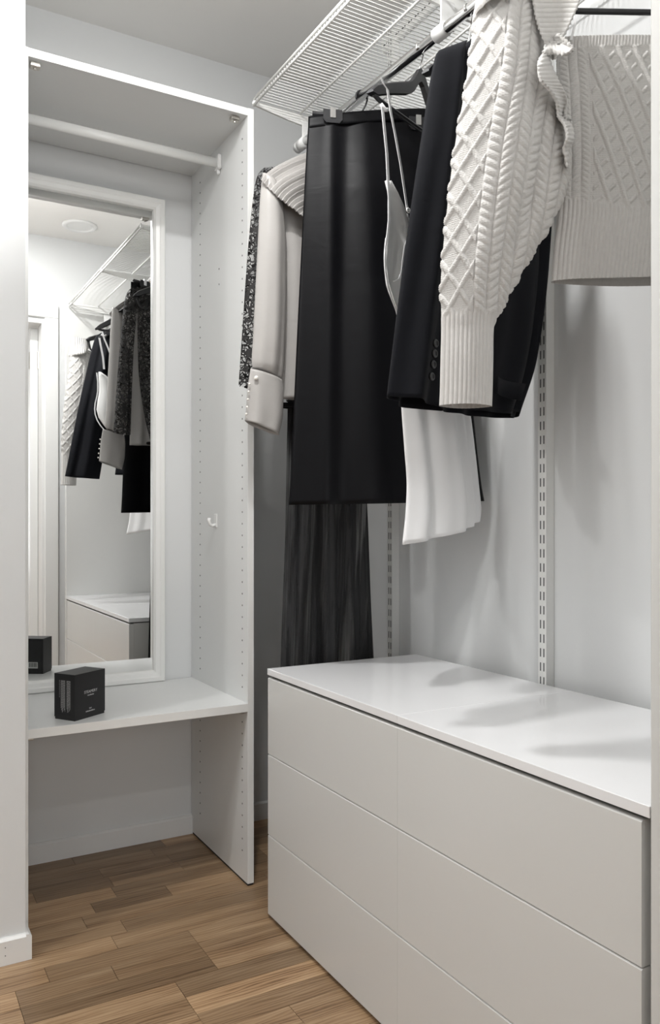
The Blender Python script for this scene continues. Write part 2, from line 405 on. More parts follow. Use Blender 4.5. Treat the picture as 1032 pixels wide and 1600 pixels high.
px_, py_, pz_, pw_ = FILL_GLOBE  # globe lamp added to brighten ceiling and closet, unseen
pd = thing('fill_pendant', (px_, py_, CEIL), 'unseen fill lamp, added as an opal glass globe pendant under the closet ceiling', 'lamp')
MB().lathe((px_, py_, CEIL), [(.0005, -.022), (.035, -.022), (.045, -.016), (.045, -.0002), (.0005, -.0002)], 28).build('ceiling_cup', M['white_plastic'], pd, True)
MB().tube([(px_, py_, CEIL - .02), (px_, py_, pz_ + .09)], .003, 8).build('cable', M['black_plastic'], pd, True)
MB().lathe((px_, py_, pz_), [(.0005, .10), (.020, .10), (.022, .075), (.0005, .072)], 20).build('lamp_holder', M['black_plastic'], pd, True)
gl = MB().lathe((px_, py_, pz_), [(max(.0005, .08 * math.sin(g)), .08 * math.cos(g)) for g in np.linspace(.25, math.pi, 18)], 28).build('globe', M['lens'], pd, True)


# ------------------------------------------------------------------ wardrobe carcass
WX0, WX1, WY0, WY1, WZ = .308, .908, 2.015, YB - .004, 2.106
wr = thing('open_wardrobe', (.6, 2.23, 0), 'open white wardrobe carcass without doors or back, against the back wall', 'wardrobe')
def panel(name, x0, x1, z0, z1, y0=WY0, y1=WY1, edge=True):
    o = MB().box(x0, x1, y0 + .001, y1, z0, z1).build(name, M['melamine'], wr)
    MB().box(x0, x1, y0, y0 + .001, z0, z1, .0003).build('edge_band', M['edge'], o)
    return o
ps = panel('side_panel', WX1 - .018, WX1, .006, WZ)
panel('side_panel', WX0, WX0 + .018, .006, WZ)
pt = panel('top_panel', WX0 + .018, WX1 - .018, WZ - .021, WZ - .001)
sh = panel('shelf', WX0 + .018, WX1 - .018, .472, .494)
MB().box(WX1 - .017, WX1 - .001, WY0 + .004, WY1, .0, .006).build('gap_shade_strip', M['plinth'], ps)  # dark colour stands in for the shaded gap under the panel
xi = WX1 - .018
def ring(x, y, z, r, mb, n=8, d=.0004):
    v = [(x - d, y, z)] + [(x - d, y + r * math.cos(6.2832 * k / n), z + r * math.sin(6.2832 * k / n)) for k in range(n)]
    v += [(x + .002, y + r * math.cos(6.2832 * k / n), z + r * math.sin(6.2832 * k / n)) for k in range(n)]
    mb.add(v, [(0, k + 1, (k + 1) % n + 1) for k in range(n)] + [(k + 1, k + 1 + n, (k + 1) % n + 1 + n, (k + 1) % n + 1) for k in range(n)])
hm = MB()
for yy in (2.052, 2.378):
    z = .085
    while z < 2.05:
        if abs(z - .483) > .02: ring(xi, yy, z, .0026, hm)
        z += .032
for z in (1.727, 1.682): ring(xi, 2.222, z, .0026, hm)
o = hm.build('peg_holes', M['hole'], ps); o['kind'] = 'stuff'
for x, zt, s in ((.862, WZ - .021, -1), (.345, WZ - .021, -1)):
    c = MB().box(x - .012, x + .012, 2.03, 2.05, zt - .012, zt - .0005, .002); c.tube([(x, 2.0395, zt - .016), (x, 2.0395, zt - .010)], .004, 10)
    c.build('corner_bracket', M['steel'], wr)
for x in (.882, .334):
    MB().box(x - .007, x + .007, 2.03, 2.048, .464, .4718, .0015).build('shelf_support', M['steel'], wr)
# oval rod inside, in white
rodm = MB(); rodm.tube([(WX0 + .018, 2.215, 2.032), (xi - .002, 2.215, 2.032)], .009, 14, ry=1.55)
rodm.build('wardrobe_rod', M['white_metal'], wr, True)
MB().box(xi - .012, xi - .0002, 2.199, 2.231, 2.012, 2.054, .003).box(xi - .010, xi - .0002, 2.211, 2.219, 2.000, 2.013, .002).build('rod_holder', M['white_plastic'], wr)
# clear hook on the side panel
hk = thing('adhesive_hook', (xi, 2.245, .99), 'small clear plastic hook stuck on the inside of the wardrobe side', 'hook')
MB().box(xi - .003, xi - .0001, 2.235, 2.255, .970, 1.010, .001).build('plate', M['white_plastic'], hk)
MB().tube([(xi - .002, 2.245, .978), (xi - .012, 2.245, .975), (xi - .020, 2.245, .979), (xi - .023, 2.245, .990), (xi - .022, 2.245, .998)], .0050, 8).build('hook_arm', M['white_plastic'], hk, True)

# ------------------------------------------------------------------ mirror
MX0, MX1, MZ0, MZ1 = .355, .797, .4945, 1.985
FWD = .034
MGY = YB - .0065
mi = thing('framed_mirror', (.58, YB - .02, MZ0), 'tall white framed mirror standing on the wardrobe shelf against the wall', 'mirror')
yb, yf = YB - .001, YB - .027
MB().box(MX0 + .02, MX1 - .02, MGY, MGY + .003, MZ0 + .02, MZ1 - .02).build('mirror_glass', M['mirror'], mi)
def frame_bar(a, b, horiz, inner):
    """mitred bar with a bevelled profile: proud outer edge, step down to the glass"""
    # profile across the bar: (distance from the outer edge, y)
    prof = [(0, yb), (0, yf + .004), (.003, yf), (.014, yf), (.018, yf + .003), (.028, yf + .006), (.034, yf + .012), (.034, MGY - .0005), (.012, MGY - .0002), (.012, yb)]
    v = []
    for e, sg in ((a, 1), (b, -1)):
        for d, y in prof:
            along = e + sg * d; across = inner[0] + inner[1] * d
            v.append((along, y, across) if horiz else (across, y, along))
    n = len(prof)
    f = [(i, (i + 1) % n, (i + 1) % n + n, i + n) for i in range(n)] + [tuple(range(n)), tuple(range(2 * n - 1, n - 1, -1))]
    MB().add(v, f).build('frame_bar', M['edge'], mi)
frame_bar(MX0, MX1, True, (MZ0, 1)); frame_bar(MX0, MX1, True, (MZ1, -1))
frame_bar(MZ0, MZ1, False, (MX0, 1)); frame_bar(MZ0, MZ1, False, (MX1, -1))

# ------------------------------------------------------------------ black box on the shelf
SZ = .494
bx = thing('product_box', (.456, 2.098, SZ), 'small black card box with pale print on the white wardrobe shelf', 'box')
ang = math.atan2(2.101 - 2.043, .527 - .439)
c0 = Vector((.439, 2.043, SZ)); ux = Vector((math.cos(ang), math.sin(ang), 0)); uy = Vector((-math.sin(ang), math.cos(ang), 0))
BW, BD, BH = .106, .068, .114
def bp(a, b, z): return c0 + ux * a + uy * b + Vector((0, 0, z))
def bbox(mb, a0, a1, b0, b1, z0, z1):
    v = [bp(a, b, z) for z in (z0, z1) for b in (b0, b1) for a in (a0, a1)]
    return mb.add(v, [(0, 2, 3, 1), (4, 5, 7, 6), (0, 1, 5, 4), (2, 6, 7, 3), (0, 4, 6, 2), (1, 3, 7, 5)])
bbox(MB(), .0012, BW - .0012, .0012, BD - .0012, 0, BH - .004).build('base', M['box'], bx)
lid = bbox(MB(), 0, BW, 0, BD, .006, BH).build('lid', M['box'], bx)
def text(body, size, org, right, up, mat, parent, name='print', align='CENTER'):
    cu = bpy.data.curves.new(name, 'FONT'); cu.body = body; cu.size = size; cu.align_x = align; cu.extrude = .00008
    o = bpy.data.objects.new(name, cu); COL.objects.link(o); dg = bpy.context.evaluated_depsgraph_get()
    me = bpy.data.meshes.new_from_object(o.evaluated_get(dg)); bpy.data.objects.remove(o)
    me.materials.clear(); me.materials.append(mat)
    o = bpy.data.objects.new(name, me); COL.objects.link(o)
    n = right.cross(up)
    m = Matrix((right, up, n)).transposed().to_4x4(); m.translation = org + n * .0002
    me.transform(m); put(o, parent); return o
Zu = Vector((0, 0, 1))
text('STEAMERY', .0098, bp(BW * .52, 0, .062), ux, Zu, M['print'], lid, 'brand_print')
# the smaller lines are too small to read: rows of letter-sized strokes
rr = random.Random(8)
for a0, a1, z0, z1 in ((.044, .066, .0550, .0578), (.050, .058, .0215, .0248), (.038, .069, .0150, .0182)):
    fl = MB(); a = a0
    while a < a1:
        wd_ = rr.uniform(.0008, .0016); zt_ = z1 - rr.choice((0, 0, .0007))
        fl.add([bp(a, -.0002, z0), bp(min(a + wd_, a1), -.0002, z0), bp(min(a + wd_, a1), -.0002, zt_), bp(a, -.0002, zt_)], [(0, 1, 2, 3)]); a += wd_ + .0006
    o = fl.build('small_print', M['print'], lid); o['kind'] = 'stuff'
# fine print block on the end: columns of tiny lines running up the box
fp = MB(); rr = random.Random(5)
for b0, b1, z0, z1 in ((.0145, .0260, .020, .098), (.0320, .0455, .020, .098), (.0500, .0515, .05, .098)):
    b = b0
    while b < b1:
        z = z1
        zl = z0 + rr.uniform(0, .012)
        while z > zl:
            L = rr.uniform(.002, .006)
            v = [bp(-.0002, b + db, z - dz) for dz in (0, L) for db in (0, .0008)]
            fp.add(v, [(0, 1, 3, 2)]); z -= L + .001
        b += .0022
o = fp.build('fine_print', M['print'], lid); o['kind'] = 'stuff'
# the far side: inset panel and barcode sticker (seen in the mirror)
bbox(MB(), .008, BW - .008, BD, BD + .0004, .016, BH - .010).build('back_panel', M['box_panel'], lid)
st = bbox(MB(), .056, .088, BD + .0004, BD + .0008, .018, .038).build('barcode_sticker', M['label'], lid)
bc = MB(); a = .059
while a < .085:
    w = rr.choice((.0006, .0009, .0014)); bbox(bc, a, a + w, BD + .0008, BD + .0010, .022, .036); a += w + rr.choice((.0007, .001))
o = bc.build('barcode', M['box'], lid); o['kind'] = 'stuff'

# ------------------------------------------------------------------ chest units with their tops
DX0, DX1 = .862, 1.316
for i, (ya, yb_) in enumerate(((1.261, 1.832), (.694, 1.2608))):
    lab = ['glossy white three drawer chest at the far end under the skirt, handleless', 'glossy white three drawer chest nearest the camera, below the cable knit, handleless'][i]
    t = thing('drawer_chest', ((DX0 + DX1) / 2, (ya + yb_) / 2, 0), lab, 'chest', 'low white drawer chests along the right wall')
    MB().box(DX0 + .0196, DX1 - .004, ya + .0131, yb_ - .0012, .02, .600).build('carcass', M['front'], t)
    MB().box(DX0 + .055, DX1 - .02, ya + .03, yb_ - .03, 0, .02).build('plinth', M['plinth'], t)
    MB().box(DX0 + .012, DX1 - .01, ya + .0145, yb_ - .006, .5985, .6045).build('top_gap_strip', M['gap'], t)
    MB().box(DX0, DX1, ya + .0002, yb_ - .0002, .6045, .620, .0006).build('worktop', M['gloss'], t)
    ys = ya + (.0130 if i == 1 else .0001); ye = yb_ - (.0001 if i == 1 else .002)
    for z0, z1 in ((.010, .2065), (.2085, .4065), (.4085, .5975)):
        xa_ = DX0 + .001
        MB().prism([(xa_, z0 + .0006), (xa_ + .0006, z0), (DX0 + .0195, z0), (DX0 + .0195, z1), (xa_ + .0022, z1), (xa_, z1 - .0018)], 'y', ys, ye).build('drawer_front', M['front'], t)

# tall end panel at the near end of the shelving
ep = struct(MB().box(.8605, XR - .001, .672, .6935, 0, 2.085, .0035).build('trim_1', M['front']))

# ------------------------------------------------------------------ shelving: rails, brackets, wire shelves, rod
RAILY = (1.968, 1.352, .735)
RFX = 1.320
rails = []
tr = thing('hang_track', (XR, 1.35, 2.40), 'white slotted steel track fixed high along the right wall above the wire shelves', 'track')
MB().box(1.331, XR - .0005, .70, 2.03, 2.385, 2.425, .002).build('rail_body', M['white_metal'], tr)
sm = MB(); y = .72
while y < 2.02: sm.box(1.3305, 1.332, y, y + .018, 2.401, 2.405); y += .032
o = sm.build('slots', M['slot'], tr); o['kind'] = 'stuff'
for i, y in enumerate(RAILY):
    lab = ['white slotted wall upright near the back corner, left of the white slip', 'white slotted wall upright in the middle, right of the dark blazer', 'white slotted wall upright at the near end behind the end panel'][i]
    t = thing('wall_upright', (XR, y, .62), lab, 'rail', 'slotted uprights on the right wall')
    MB().box(RFX, RFX + .0012, y - .0125, y + .0125, .35, 2.42).box(RFX + .0012, XR - .0005, y - .0125, y - .0113, .35, 2.42).box(RFX + .0012, XR - .0005, y + .0113, y + .0125, .35, 2.42).build('channel', M['white_metal'], t)
    sl = MB(); z = .36
    while z < 2.41:
        for dy in (-.0052, .0052): sl.box(RFX - .0003, RFX + .0004, y + dy - .0016, y + dy + .0016, z, z + .019)
        z += .032
    o = sl.build('slots', M['slot'], t); o['kind'] = 'stuff'
SFX, SZT = .876, 2.093
BRY = (1.945, 1.352, .735)
for i, y in enumerate(BRY):
    lab = ['white shelf bracket at the far end of the wire shelf', 'white shelf bracket in the middle where two wire shelves meet', 'white shelf bracket at the near end of the wire shelf'][i]
    t = thing('shelf_bracket', (RFX, y, 2.07), lab, 'bracket', 'brackets under the wire shelves')
    poly = [(SFX + .004, SZT - .006), (SFX + .004, SZT - .016), (SFX + .10, SZT - .030), (RFX - .04, SZT - .062), (RFX - .0005, SZT - .085), (RFX - .0005, SZT - .006)]
    MB().prism(poly, 'y', y - .003, y + .003).build('arm', M['white_metal'], t)
    MB().lathe((SFX + .003, y, SZT - .010), [(0, -.008), (.005, -.006), (.0075, 0), (.005, .006), (0, .008)], 12).build('end_cap', M['white_plastic'], t, True)
SH = [(1.355, 1.945, 'far white wire shelf above the black skirt and ivory blouse'), (.70, 1.350, 'near white wire shelf above the dark blazer and the cable knit')]
wire_me = None
for ya, yb_, lab in SH:
    t = thing('wire_shelf', ((SFX + RFX) / 2, (ya + yb_) / 2, SZT), lab, 'shelf', 'white wire shelves on the right wall')
    for nm, x, z, r in (('front_rod', SFX, SZT, .0032), ('front_rod', SFX - .001, SZT - .016, .0032), ('middle_rod', 1.012, SZT - .0045, .0028), ('middle_rod', 1.165, SZT - .0045, .0028), ('back_rod', RFX - .006, SZT - .0045, .0028)):
        MB().tube([(x, ya, z), (x, yb_, z)], r, 8).build(nm, M['white_metal'], t, True)
    n = int((yb_ - ya - .01) / .0122)
    for k in range(n + 1):
        y = ya + .005 + k * (yb_ - ya - .01) / n
        if wire_me is None:
            w = MB().tube([(SFX + .0022, 0, -.016), (SFX + .0024, 0, -.003), (SFX + .006, 0, 0), (1.012, 0, 0), (RFX - .004, 0, 0)], .0013, 6).build('wire', M['white_metal'], None, True)
            wire_me = w.data; wire_me.update()
            w.location = (0, y, SZT)
        else:
            w = bpy.data.objects.new('wire', wire_me); COL.objects.link(w); w.location = (0, y, SZT)
        w.parent = t; w.matrix_parent_inverse = Matrix.Translation(t.location).inverted()
# rod
RA, RB = Vector((1.022, 1.965, 2.012)), Vector((1.050, .70, 1.995))
def rod_at(y): return RA + (RB - RA) * ((RA.y - y) / (RA.y - RB.y))
rd = thing('clothes_rod', RA, 'round chrome clothes rod under the wire shelf carrying all hangers', 'rod')
RR = .0118
MB().tube([RA, RB], RR, 20).build('tube', M['chrome'], rd, True)
dr = (RB - RA).normalized()
MB().tube([RA - dr * .012, RA + dr * .012], .0150, 20).build('end_cap', M['white_plastic'], rd, True)
for y in (1.945, 1.352, .735):
    p = rod_at(y); L = .0165
    MB().tube([p - dr * L, p + dr * L], .0152, 20).build('rod_clip', M['white_plastic'], rd, True)
    MB().box(p.x - .006, p.x + .03, y - .008, y - .0035, p.z + .006, SZT - .024, .001).build('rod_hanger', M['white_plastic'], rd)

# ------------------------------------------------------------------ garments
class Frame:
    """upright plane of a hanger: origin on the rod, turned by deg; w runs along the hanger, n towards the viewer"""
    def __init__(s, y, deg):
        s.o = rod_at(y); a = R(deg)
        s.W = np.array([math.cos(a), -math.sin(a), 0.]); s.Nn = np.array([-math.sin(a), -math.cos(a), 0.])
        s.O = np.array([s.o.x, s.o.y, 0.])
    def at(s, u, v, n=0.0):
        """w and z in the plane (n in front of the hanger) of a point sighted in the photograph"""
        a = (u - PX) / FPX; d = np.array([a * cs + sn, -a * sn + cs, -(v - PY) / FPX])
        c = np.array([0, 0, CAMH]); k = (n - np.dot(c - s.O, s.Nn)) / np.dot(d, s.Nn); p = c + d * k
        return float(np.dot(p - s.O, s.W)), float(p[2])
    def P(s, w, n, z):
        q = s.O + s.W * w + s.Nn * n; return Vector((q[0], q[1], z))

def crom(xs, ys, q):
    """smooth monotone-ish curve through samples"""
    xs = np.asarray(xs, float); ys = np.asarray(ys, float)
    if len(xs) < 3: return np.interp(q, xs, ys)
    d = np.diff(ys) / np.diff(xs); m = np.empty_like(ys); m[0] = d[0]; m[-1] = d[-1]
    for i in range(1, len(ys) - 1):
        m[i] = 0 if d[i - 1] * d[i] <= 0 else (d[i - 1] * d[i] * 2) / (d[i - 1] + d[i])
    k = np.clip(np.searchsorted(xs, q) - 1, 0, len(xs) - 2); h = xs[k + 1] - xs[k]; t = (q - xs[k]) / h
    return (2 * t**3 - 3 * t**2 + 1) * ys[k] + (t**3 - 2 * t**2 + t) * h * m[k] + (-2 * t**3 + 3 * t**2) * ys[k + 1] + (t**3 - t**2) * h * m[k + 1]

def shell(name, fr, rows, thick, mat, parent, n0=0.0, nv=60, nu=64, folds=None, disp=None, bend=None, ffrac=.6, pw=.7, wall=.0012, front_only=False, flat_rows=False):
    """hanging cloth as an open tube: rows of (left px, left py, right px, right py), thickness per row,
    folds(s, v) moves the cloth to and fro, disp(a, b) raises a pattern, bend(s, v) sweeps the whole piece"""
    L = [fr.at(r[0], r[1], n0) for r in rows]; Rr = [fr.at(r[2], r[3], n0) for r in rows]
    key = np.array([(l[1] + r[1]) / 2 for l, r in zip(L, Rr)])
    par = np.abs(key - key[0]); par = np.maximum.accumulate(par + np.arange(len(par)) * 1e-5); length = par[-1]
    q = np.linspace(0, par[-1], nv + 1)
    wl, zl, wr_, zr = (crom(par, [p[i] for p in pts], q) for pts, i in ((L, 0), (L, 1), (Rr, 0), (Rr, 1)))
    T = np.interp(q, par, thick if hasattr(thick, '__len__') else [thick] * len(rows))
    nf = int(nu * ffrac); nb = nu - nf
    ph = np.concatenate([np.linspace(0, math.pi, nf, endpoint=False), np.linspace(math.pi, 2 * math.pi, nb, endpoint=False)])
    if front_only: ph = np.linspace(0, math.pi, nu)
    V, Ph = np.meshgrid(q, ph, indexing='ij')
    s_ = (1 - np.cos(Ph)) / 2
    # even spacing of the columns across the width
    lin = np.where(Ph <= math.pi, Ph / math.pi, 2 - Ph / math.pi)
    s_ = .55 * lin + .45 * s_
    sgn = np.where(Ph <= math.pi, 1.0, -1.0)
    prof = np.power(np.clip(np.sin(math.pi * s_), 0, 1), pw)
    w = wl[:, None] * (1 - s_) + wr_[:, None] * s_
    z = zl[:, None] * (1 - s_) + zr[:, None] * s_
    n = n0 + T[:, None] / 2 * prof * sgn
    vv = V / length
    if folds is not None: n = n + folds(s_, vv, sgn) * np.clip(prof * 1.5, 0, 1)
    if bend is not None: n = n + bend(s_, vv)
    P = np.empty(w.shape + (3,))
    for k in range(3): P[..., k] = fr.O[k] + fr.W[k] * w + fr.Nn[k] * n
    P[..., 2] = z
    a = s_ * np.abs(wr_ - wl)[:, None] * 1.0; b = V
    if disp is not None:
        du = np.roll(P, -1, 1) - np.roll(P, 1, 1)
        if front_only: du = np.gradient(P, axis=1)
        dv = np.gradient(P, axis=0)
        nn = np.cross(dv, du); nn /= np.linalg.norm(nn, axis=2, keepdims=True) + 1e-12
        if np.mean(np.sum(nn[:, :nf // 2 + 1] * fr.Nn, axis=2)) < 0: nn = -nn
        h = disp(a, b, s_, vv, sgn)
        P = P + nn * h[..., None]
    m = P.shape[1]; idx = np.arange(P.shape[0] * m).reshape(-1, m)
    cols = m - 1 if front_only else m
    i0 = idx[:-1]; i1 = idx[1:]
    A = i0[:, :cols]; B = np.roll(i0, -1, 1)[:, :cols]; Cc = np.roll(i1, -1, 1)[:, :cols]; D = i1[:, :cols]
    F = np.stack([A, D, Cc, B], -1).reshape(-1, 4)
    uv = np.stack([a + np.where(sgn > 0, 0, .8), b], -1).reshape(-1, 2)
    o = mesh_obj(name, P.reshape(-1, 3), F.tolist(), mat, parent, True, uv)
    if wall:
        md = o.modifiers.new('cloth_thickness', 'SOLIDIFY'); md.thickness = wall; md.offset = 0
    return o

def ribbon(name, pts, width, mat, parent, side, t=.0012):
    """flat strap along points, its width along side"""
    pts = [Vector(p) for p in pts]; sd = Vector(side).normalized(); v = []; f = []
    nrm = sd.cross((pts[-1] - pts[0]).normalized()).normalized()
    for p in pts:
        for x, y in ((-1, -1), (1, -1), (1, 1), (-1, 1)): v.append(p + sd * (x * width / 2) + nrm * (y * t / 2))
    for i in range(len(pts) - 1):
        for k in range(4):
            f.append((i * 4 + k, i * 4 + (k + 1) % 4, i * 4 + 4 + (k + 1) % 4, i * 4 + 4 + k))
    f += [(3, 2, 1, 0), tuple(len(v) - 4 + k for k in range(4))]
    return MB().add(v, f).build(name, mat, parent)

def hook_pts(fr, zneck):
    """wire hook over the rod: the turn lies across the rod in the hanger's plane"""
    p = fr.o; r = RR + .0022; pts = []
    pts.append(fr.P(0, 0, zneck)); pts.append(fr.P(0, 0, zneck + .012))
    pts.append(fr.P(.010, 0, p.z - .020)); pts.append(fr.P(r * .98, 0, p.z - .008))
    for k in range(0, 11):
        g = R(-10 + 20 * k); pts.append(fr.P(r * math.cos(g), 0, p.z + r * math.sin(g)))
    pts.append(fr.P(-r * .9, 0, p.z - .008)); return pts

def hanger(fr, label, half=.21, drop=.075, bar=True, mat='black_plastic', neck=-.066, bar_drop=.045, group='clothes hangers on the chrome rod'):
    """contoured hanger: neck, two drooping arms, trouser bar, wire hook"""
    zn = fr.o.z + neck
    t = thing('clothes_hanger', fr.o, label, 'hanger', group)
    top = []; bot = []
    for k in range(-20, 21):
        x = k / 20; w = x * half; ax = abs(x)
        c = zn - drop * (ax ** 1.25) + .034 * math.exp(-(ax / .13) ** 2) - .030
        hh = .030 * (1 - .35 * ax); top.append((w, c + hh / 2 - .006 * max(0, ax - .9) / .1)); bot.append((w, c - hh / 2 + .008 * max(0, ax - .9) / .1))
    n = len(top); v = []; f = []
    for (w, zt), (w2, zb) in zip(top, bot):
        nb = .010 * (abs(w) / half) ** 2; hw = .0055 + .003 * (abs(w) / half)
        v += [fr.P(w, nb - hw, zb), fr.P(w, nb + hw, zb), fr.P(w, nb + hw, zt - .003), fr.P(w, nb + hw * .5, zt), fr.P(w, nb - hw * .5, zt), fr.P(w, nb - hw, zt - .003)]
    for i in range(n - 1):
        for k in range(6): f.append((i * 6 + k, i * 6 + (k + 1) % 6, i * 6 + 6 + (k + 1) % 6, i * 6 + 6 + k))
    f += [tuple(range(5, -1, -1)), tuple(6 * (n - 1) + k for k in range(6))]
    MB().add(v, f).build('arms', M[mat], t)
    MB().tube(hook_pts(fr, zn + .012), .0021, 8).build('hook', M['chrome'], t, True)
    if bar:
        zb = bot[0][1] - .004 
        we = half * .93
        ends = zn - drop - .030
        MB().tube([fr.P(-we, .010, ends), fr.P(-we * .93, .010, ends - bar_drop * .8), fr.P(-we * .86, .010, ends - bar_drop), fr.P(0, .010, ends - bar_drop), fr.P(we * .86, .010, ends - bar_drop), fr.P(we * .93, .010, ends - bar_drop * .8), fr.P(we, .010, ends)], .0046, 8).build('trouser_bar', M[mat], t, True)
    return t, zn

NZ = np.random.RandomState(3)
def waves(freqs, amp, seed, top=.2, drift=.6):
    """hanging folds that grow towards the hem"""
    rs = np.random.RandomState(seed); ph = rs.uniform(0, 6.28, (2, len(freqs))); am = rs.uniform(.6, 1.0, len(freqs)); dr_ = rs.uniform(-drift, drift, len(freqs))
    def f(s, v, sg):
        g = top + (1 - top) * v; o = 0
        for i, q in enumerate(freqs):
            o = o + am[i] * np.sin(q * 6.283 * (s + dr_[i] * .1 * v) + np.where(sg > 0, ph[0, i], ph[1, i]))
        return amp * g * o / len(freqs) ** .5
    return f

# ---- black lace dress with sheer long skirt, farthest on the rod
f1 = Frame(1.885, 0)
hanger(f1, 'black plastic clothes hanger carrying the lace dress, farthest on the rod', half=.155, drop=.06, neck=-.075)
ld_ = thing('lace_dress', f1.o, 'black lace dress with a sheer floor length skirt, farthest garment on the rod', 'dress')
shell('bodice', f1, [(470, 268, 590, 262), (428, 282, 618, 285), (420, 340, 620, 340), (422, 450, 604, 455), (434, 560, 588, 562), (448, 628, 580, 628)], [.02, .04, .05, .05, .05, .04], M['lace'], ld_, n0=.015, nv=50, nu=60, folds=waves((2, 3), .004, 1), wall=0)
shell('sleeve', f1, [(413, 262, 446, 262), (404, 271, 440, 276), (398, 292, 430, 296), (394, 325, 424, 330), (387, 400, 418, 404), (380, 500, 414, 503), (373, 601, 411, 609)], [.012, .03, .045, .05, .05, .05, .045], M['lace'], ld_, n0=.028, nv=50, nu=40, folds=waves((2, 3), .004, 2), wall=0)
shell('sleeve', f1, [(602, 275, 622, 270), (616, 300, 650, 300), (622, 420, 660, 420), (626, 600, 662, 600)], [.03, .05, .055, .05], M['lace'], ld_, n0=.012, nv=40, nu=32, folds=waves((2, 3), .004, 3), wall=0)
MB().tube([f1.P(w, n_, 1.288) for w, n_ in [(.105 * math.cos(g) , .026 * math.sin(g)) for g in np.linspace(0, 6.2832, 33)]], .006, 6, cap=False).build('waistband', M['skirt'], ld_, True)
def pleat(s, v, sg): return (.010 * np.sin(6.283 * 4.5 * s + .6 * sg + .8 * v) + .005 * np.sin(6.283 * 10 * s + 1.2 * sg)) * (.35 + .65 * v)
shell('skirt', f1, [(450, 622, 580, 622), (448, 720, 572, 720), (446, 830, 576, 830), (442, 940, 580, 940), (438, 1060, 586, 1060), (434, 1240, 592, 1240)], [.04, .05, .055, .06, .065, .07], M['sheer'], ld_, nv=50, nu=200, folds=pleat, wall=0, ffrac=.5)

# ---- ivory blouse with pleated yoke
f2 = Frame(1.785, 0)
hanger(f2, 'black plastic clothes hanger hidden inside the ivory blouse', half=.19, drop=.08, bar=False, neck=-.10)
bl = thing('blouse', f2.o, 'ivory silk blouse with pleated yoke and pearl buttoned cuffs behind the black skirt', 'blouse')
shell('body', f2, [(424, 300, 596, 300), (430, 340, 606, 340), (440, 430, 608, 430), (442, 530, 610, 530), (440, 623, 612, 628)], [.03, .055, .065, .065, .06], M['blouse'], bl, n0=.0, nv=60, nu=90, folds=waves((2, 5, 8), .007, 5))
shell('sleeve', f2, [(411, 270, 436, 292), (407, 310, 442, 322), (404, 370, 446, 380), (400, 450, 446, 455), (396, 530, 444, 535), (394, 566, 442, 580), (396, 576, 440, 594)], [.03, .045, .055, .06, .06, .05, .03], M['blouse'], bl, n0=.022, nv=70, nu=70, folds=waves((1.2, 2.2), .005, 8))
cuff = shell('cuff', f2, [(392, 576, 441, 594), (387, 610, 443, 616), (385, 640, 442, 648), (383, 657, 436, 680)], [.030, .036, .040, .040], M['blouse'], bl, n0=.030, nv=24, nu=50, folds=waves((1.5,), .004, 9))
w, z = f2.at(402, 590, .05); c = f2.P(w, .0455, z)
MB().lathe(c, [(0, -.0055)] + [(.0055 * math.cos(g), .0055 * math.sin(g)) for g in np.linspace(-1.5, 1.5, 9)] + [(0, .0055)], 16).build('pearl_button', M['pearl'], cuff, True)
for vv in (600, 612, 624, 636, 647):
    w, z = f2.at(390 - (vv - 600) * .10, vv, .04); c = f2.P(w, .040, z)
    MB().lathe(c, [(0, -.003)] + [(.003 * math.cos(g), .003 * math.sin(g)) for g in np.linspace(-1.5, 1.5, 7)] + [(0, .003)], 10).build('pearl_button', M['pearl'], cuff, True)
shell('sleeve', f2, [(588, 300, 606, 290), (600, 350, 640, 345), (606, 450, 648, 450), (610, 600, 652, 605)], [.03, .045, .05, .04], M['blouse'], bl, n0=.0, nv=40, nu=40, folds=waves((1.5, 3), .005, 18))
# yoke: pleats run from the collar down to the shoulder edge
def yoke():
    nu, nv = 190, 26; V = []
    Q = [0, .25, .5, .75, 1]
    for j in range(nv + 1):
        t = j / nv
        for i in range(nu + 1):
            q = i / nu                                  # q along the shoulder edge, t from that edge up to the neck
            eu, ev = crom(Q, [407, 424, 443, 461, 482], q), crom(Q, [282, 299, 316, 329, 346], q)
            mu, mv = crom(Q, [424, 440, 456, 470, 487], q), crom(Q, [254, 272, 292, 316, 341], q)
            tu, tv = 515, crom(Q, [227, 252, 280, 310, 343], q)
            x = (1 - t) ** 2 * eu + 2 * t * (1 - t) * mu + t * t * tu; y = (1 - t) ** 2 * ev + 2 * t * (1 - t) * mv + t * t * tv
            n = .050 - .030 * t - .020 * max(0, .35 - q) / .35
            k = q * 13; fr_ = k - math.floor(k); ridge = .0048 * (1 - fr_) ** .8 * (1 - .35 * t) + .0010 * math.sin(k * 2.2)
            w, z = f2.at(x, y, n); V.append(f2.P(w, n + ridge, z))
    F = [(j * (nu + 1) + i, j * (nu + 1) + i + 1, (j + 1) * (nu + 1) + i + 1, (j + 1) * (nu + 1) + i) for j in range(nv) for i in range(nu)]
    o = mesh_obj('pleated_yoke', V, F, M['blouse'], bl, True, [(0.01 * i, .01 * j) for j in range(nv + 1) for i in range(nu + 1)])
    md = o.modifiers.new('cloth_thickness', 'SOLIDIFY'); md.thickness = .0012
yoke()

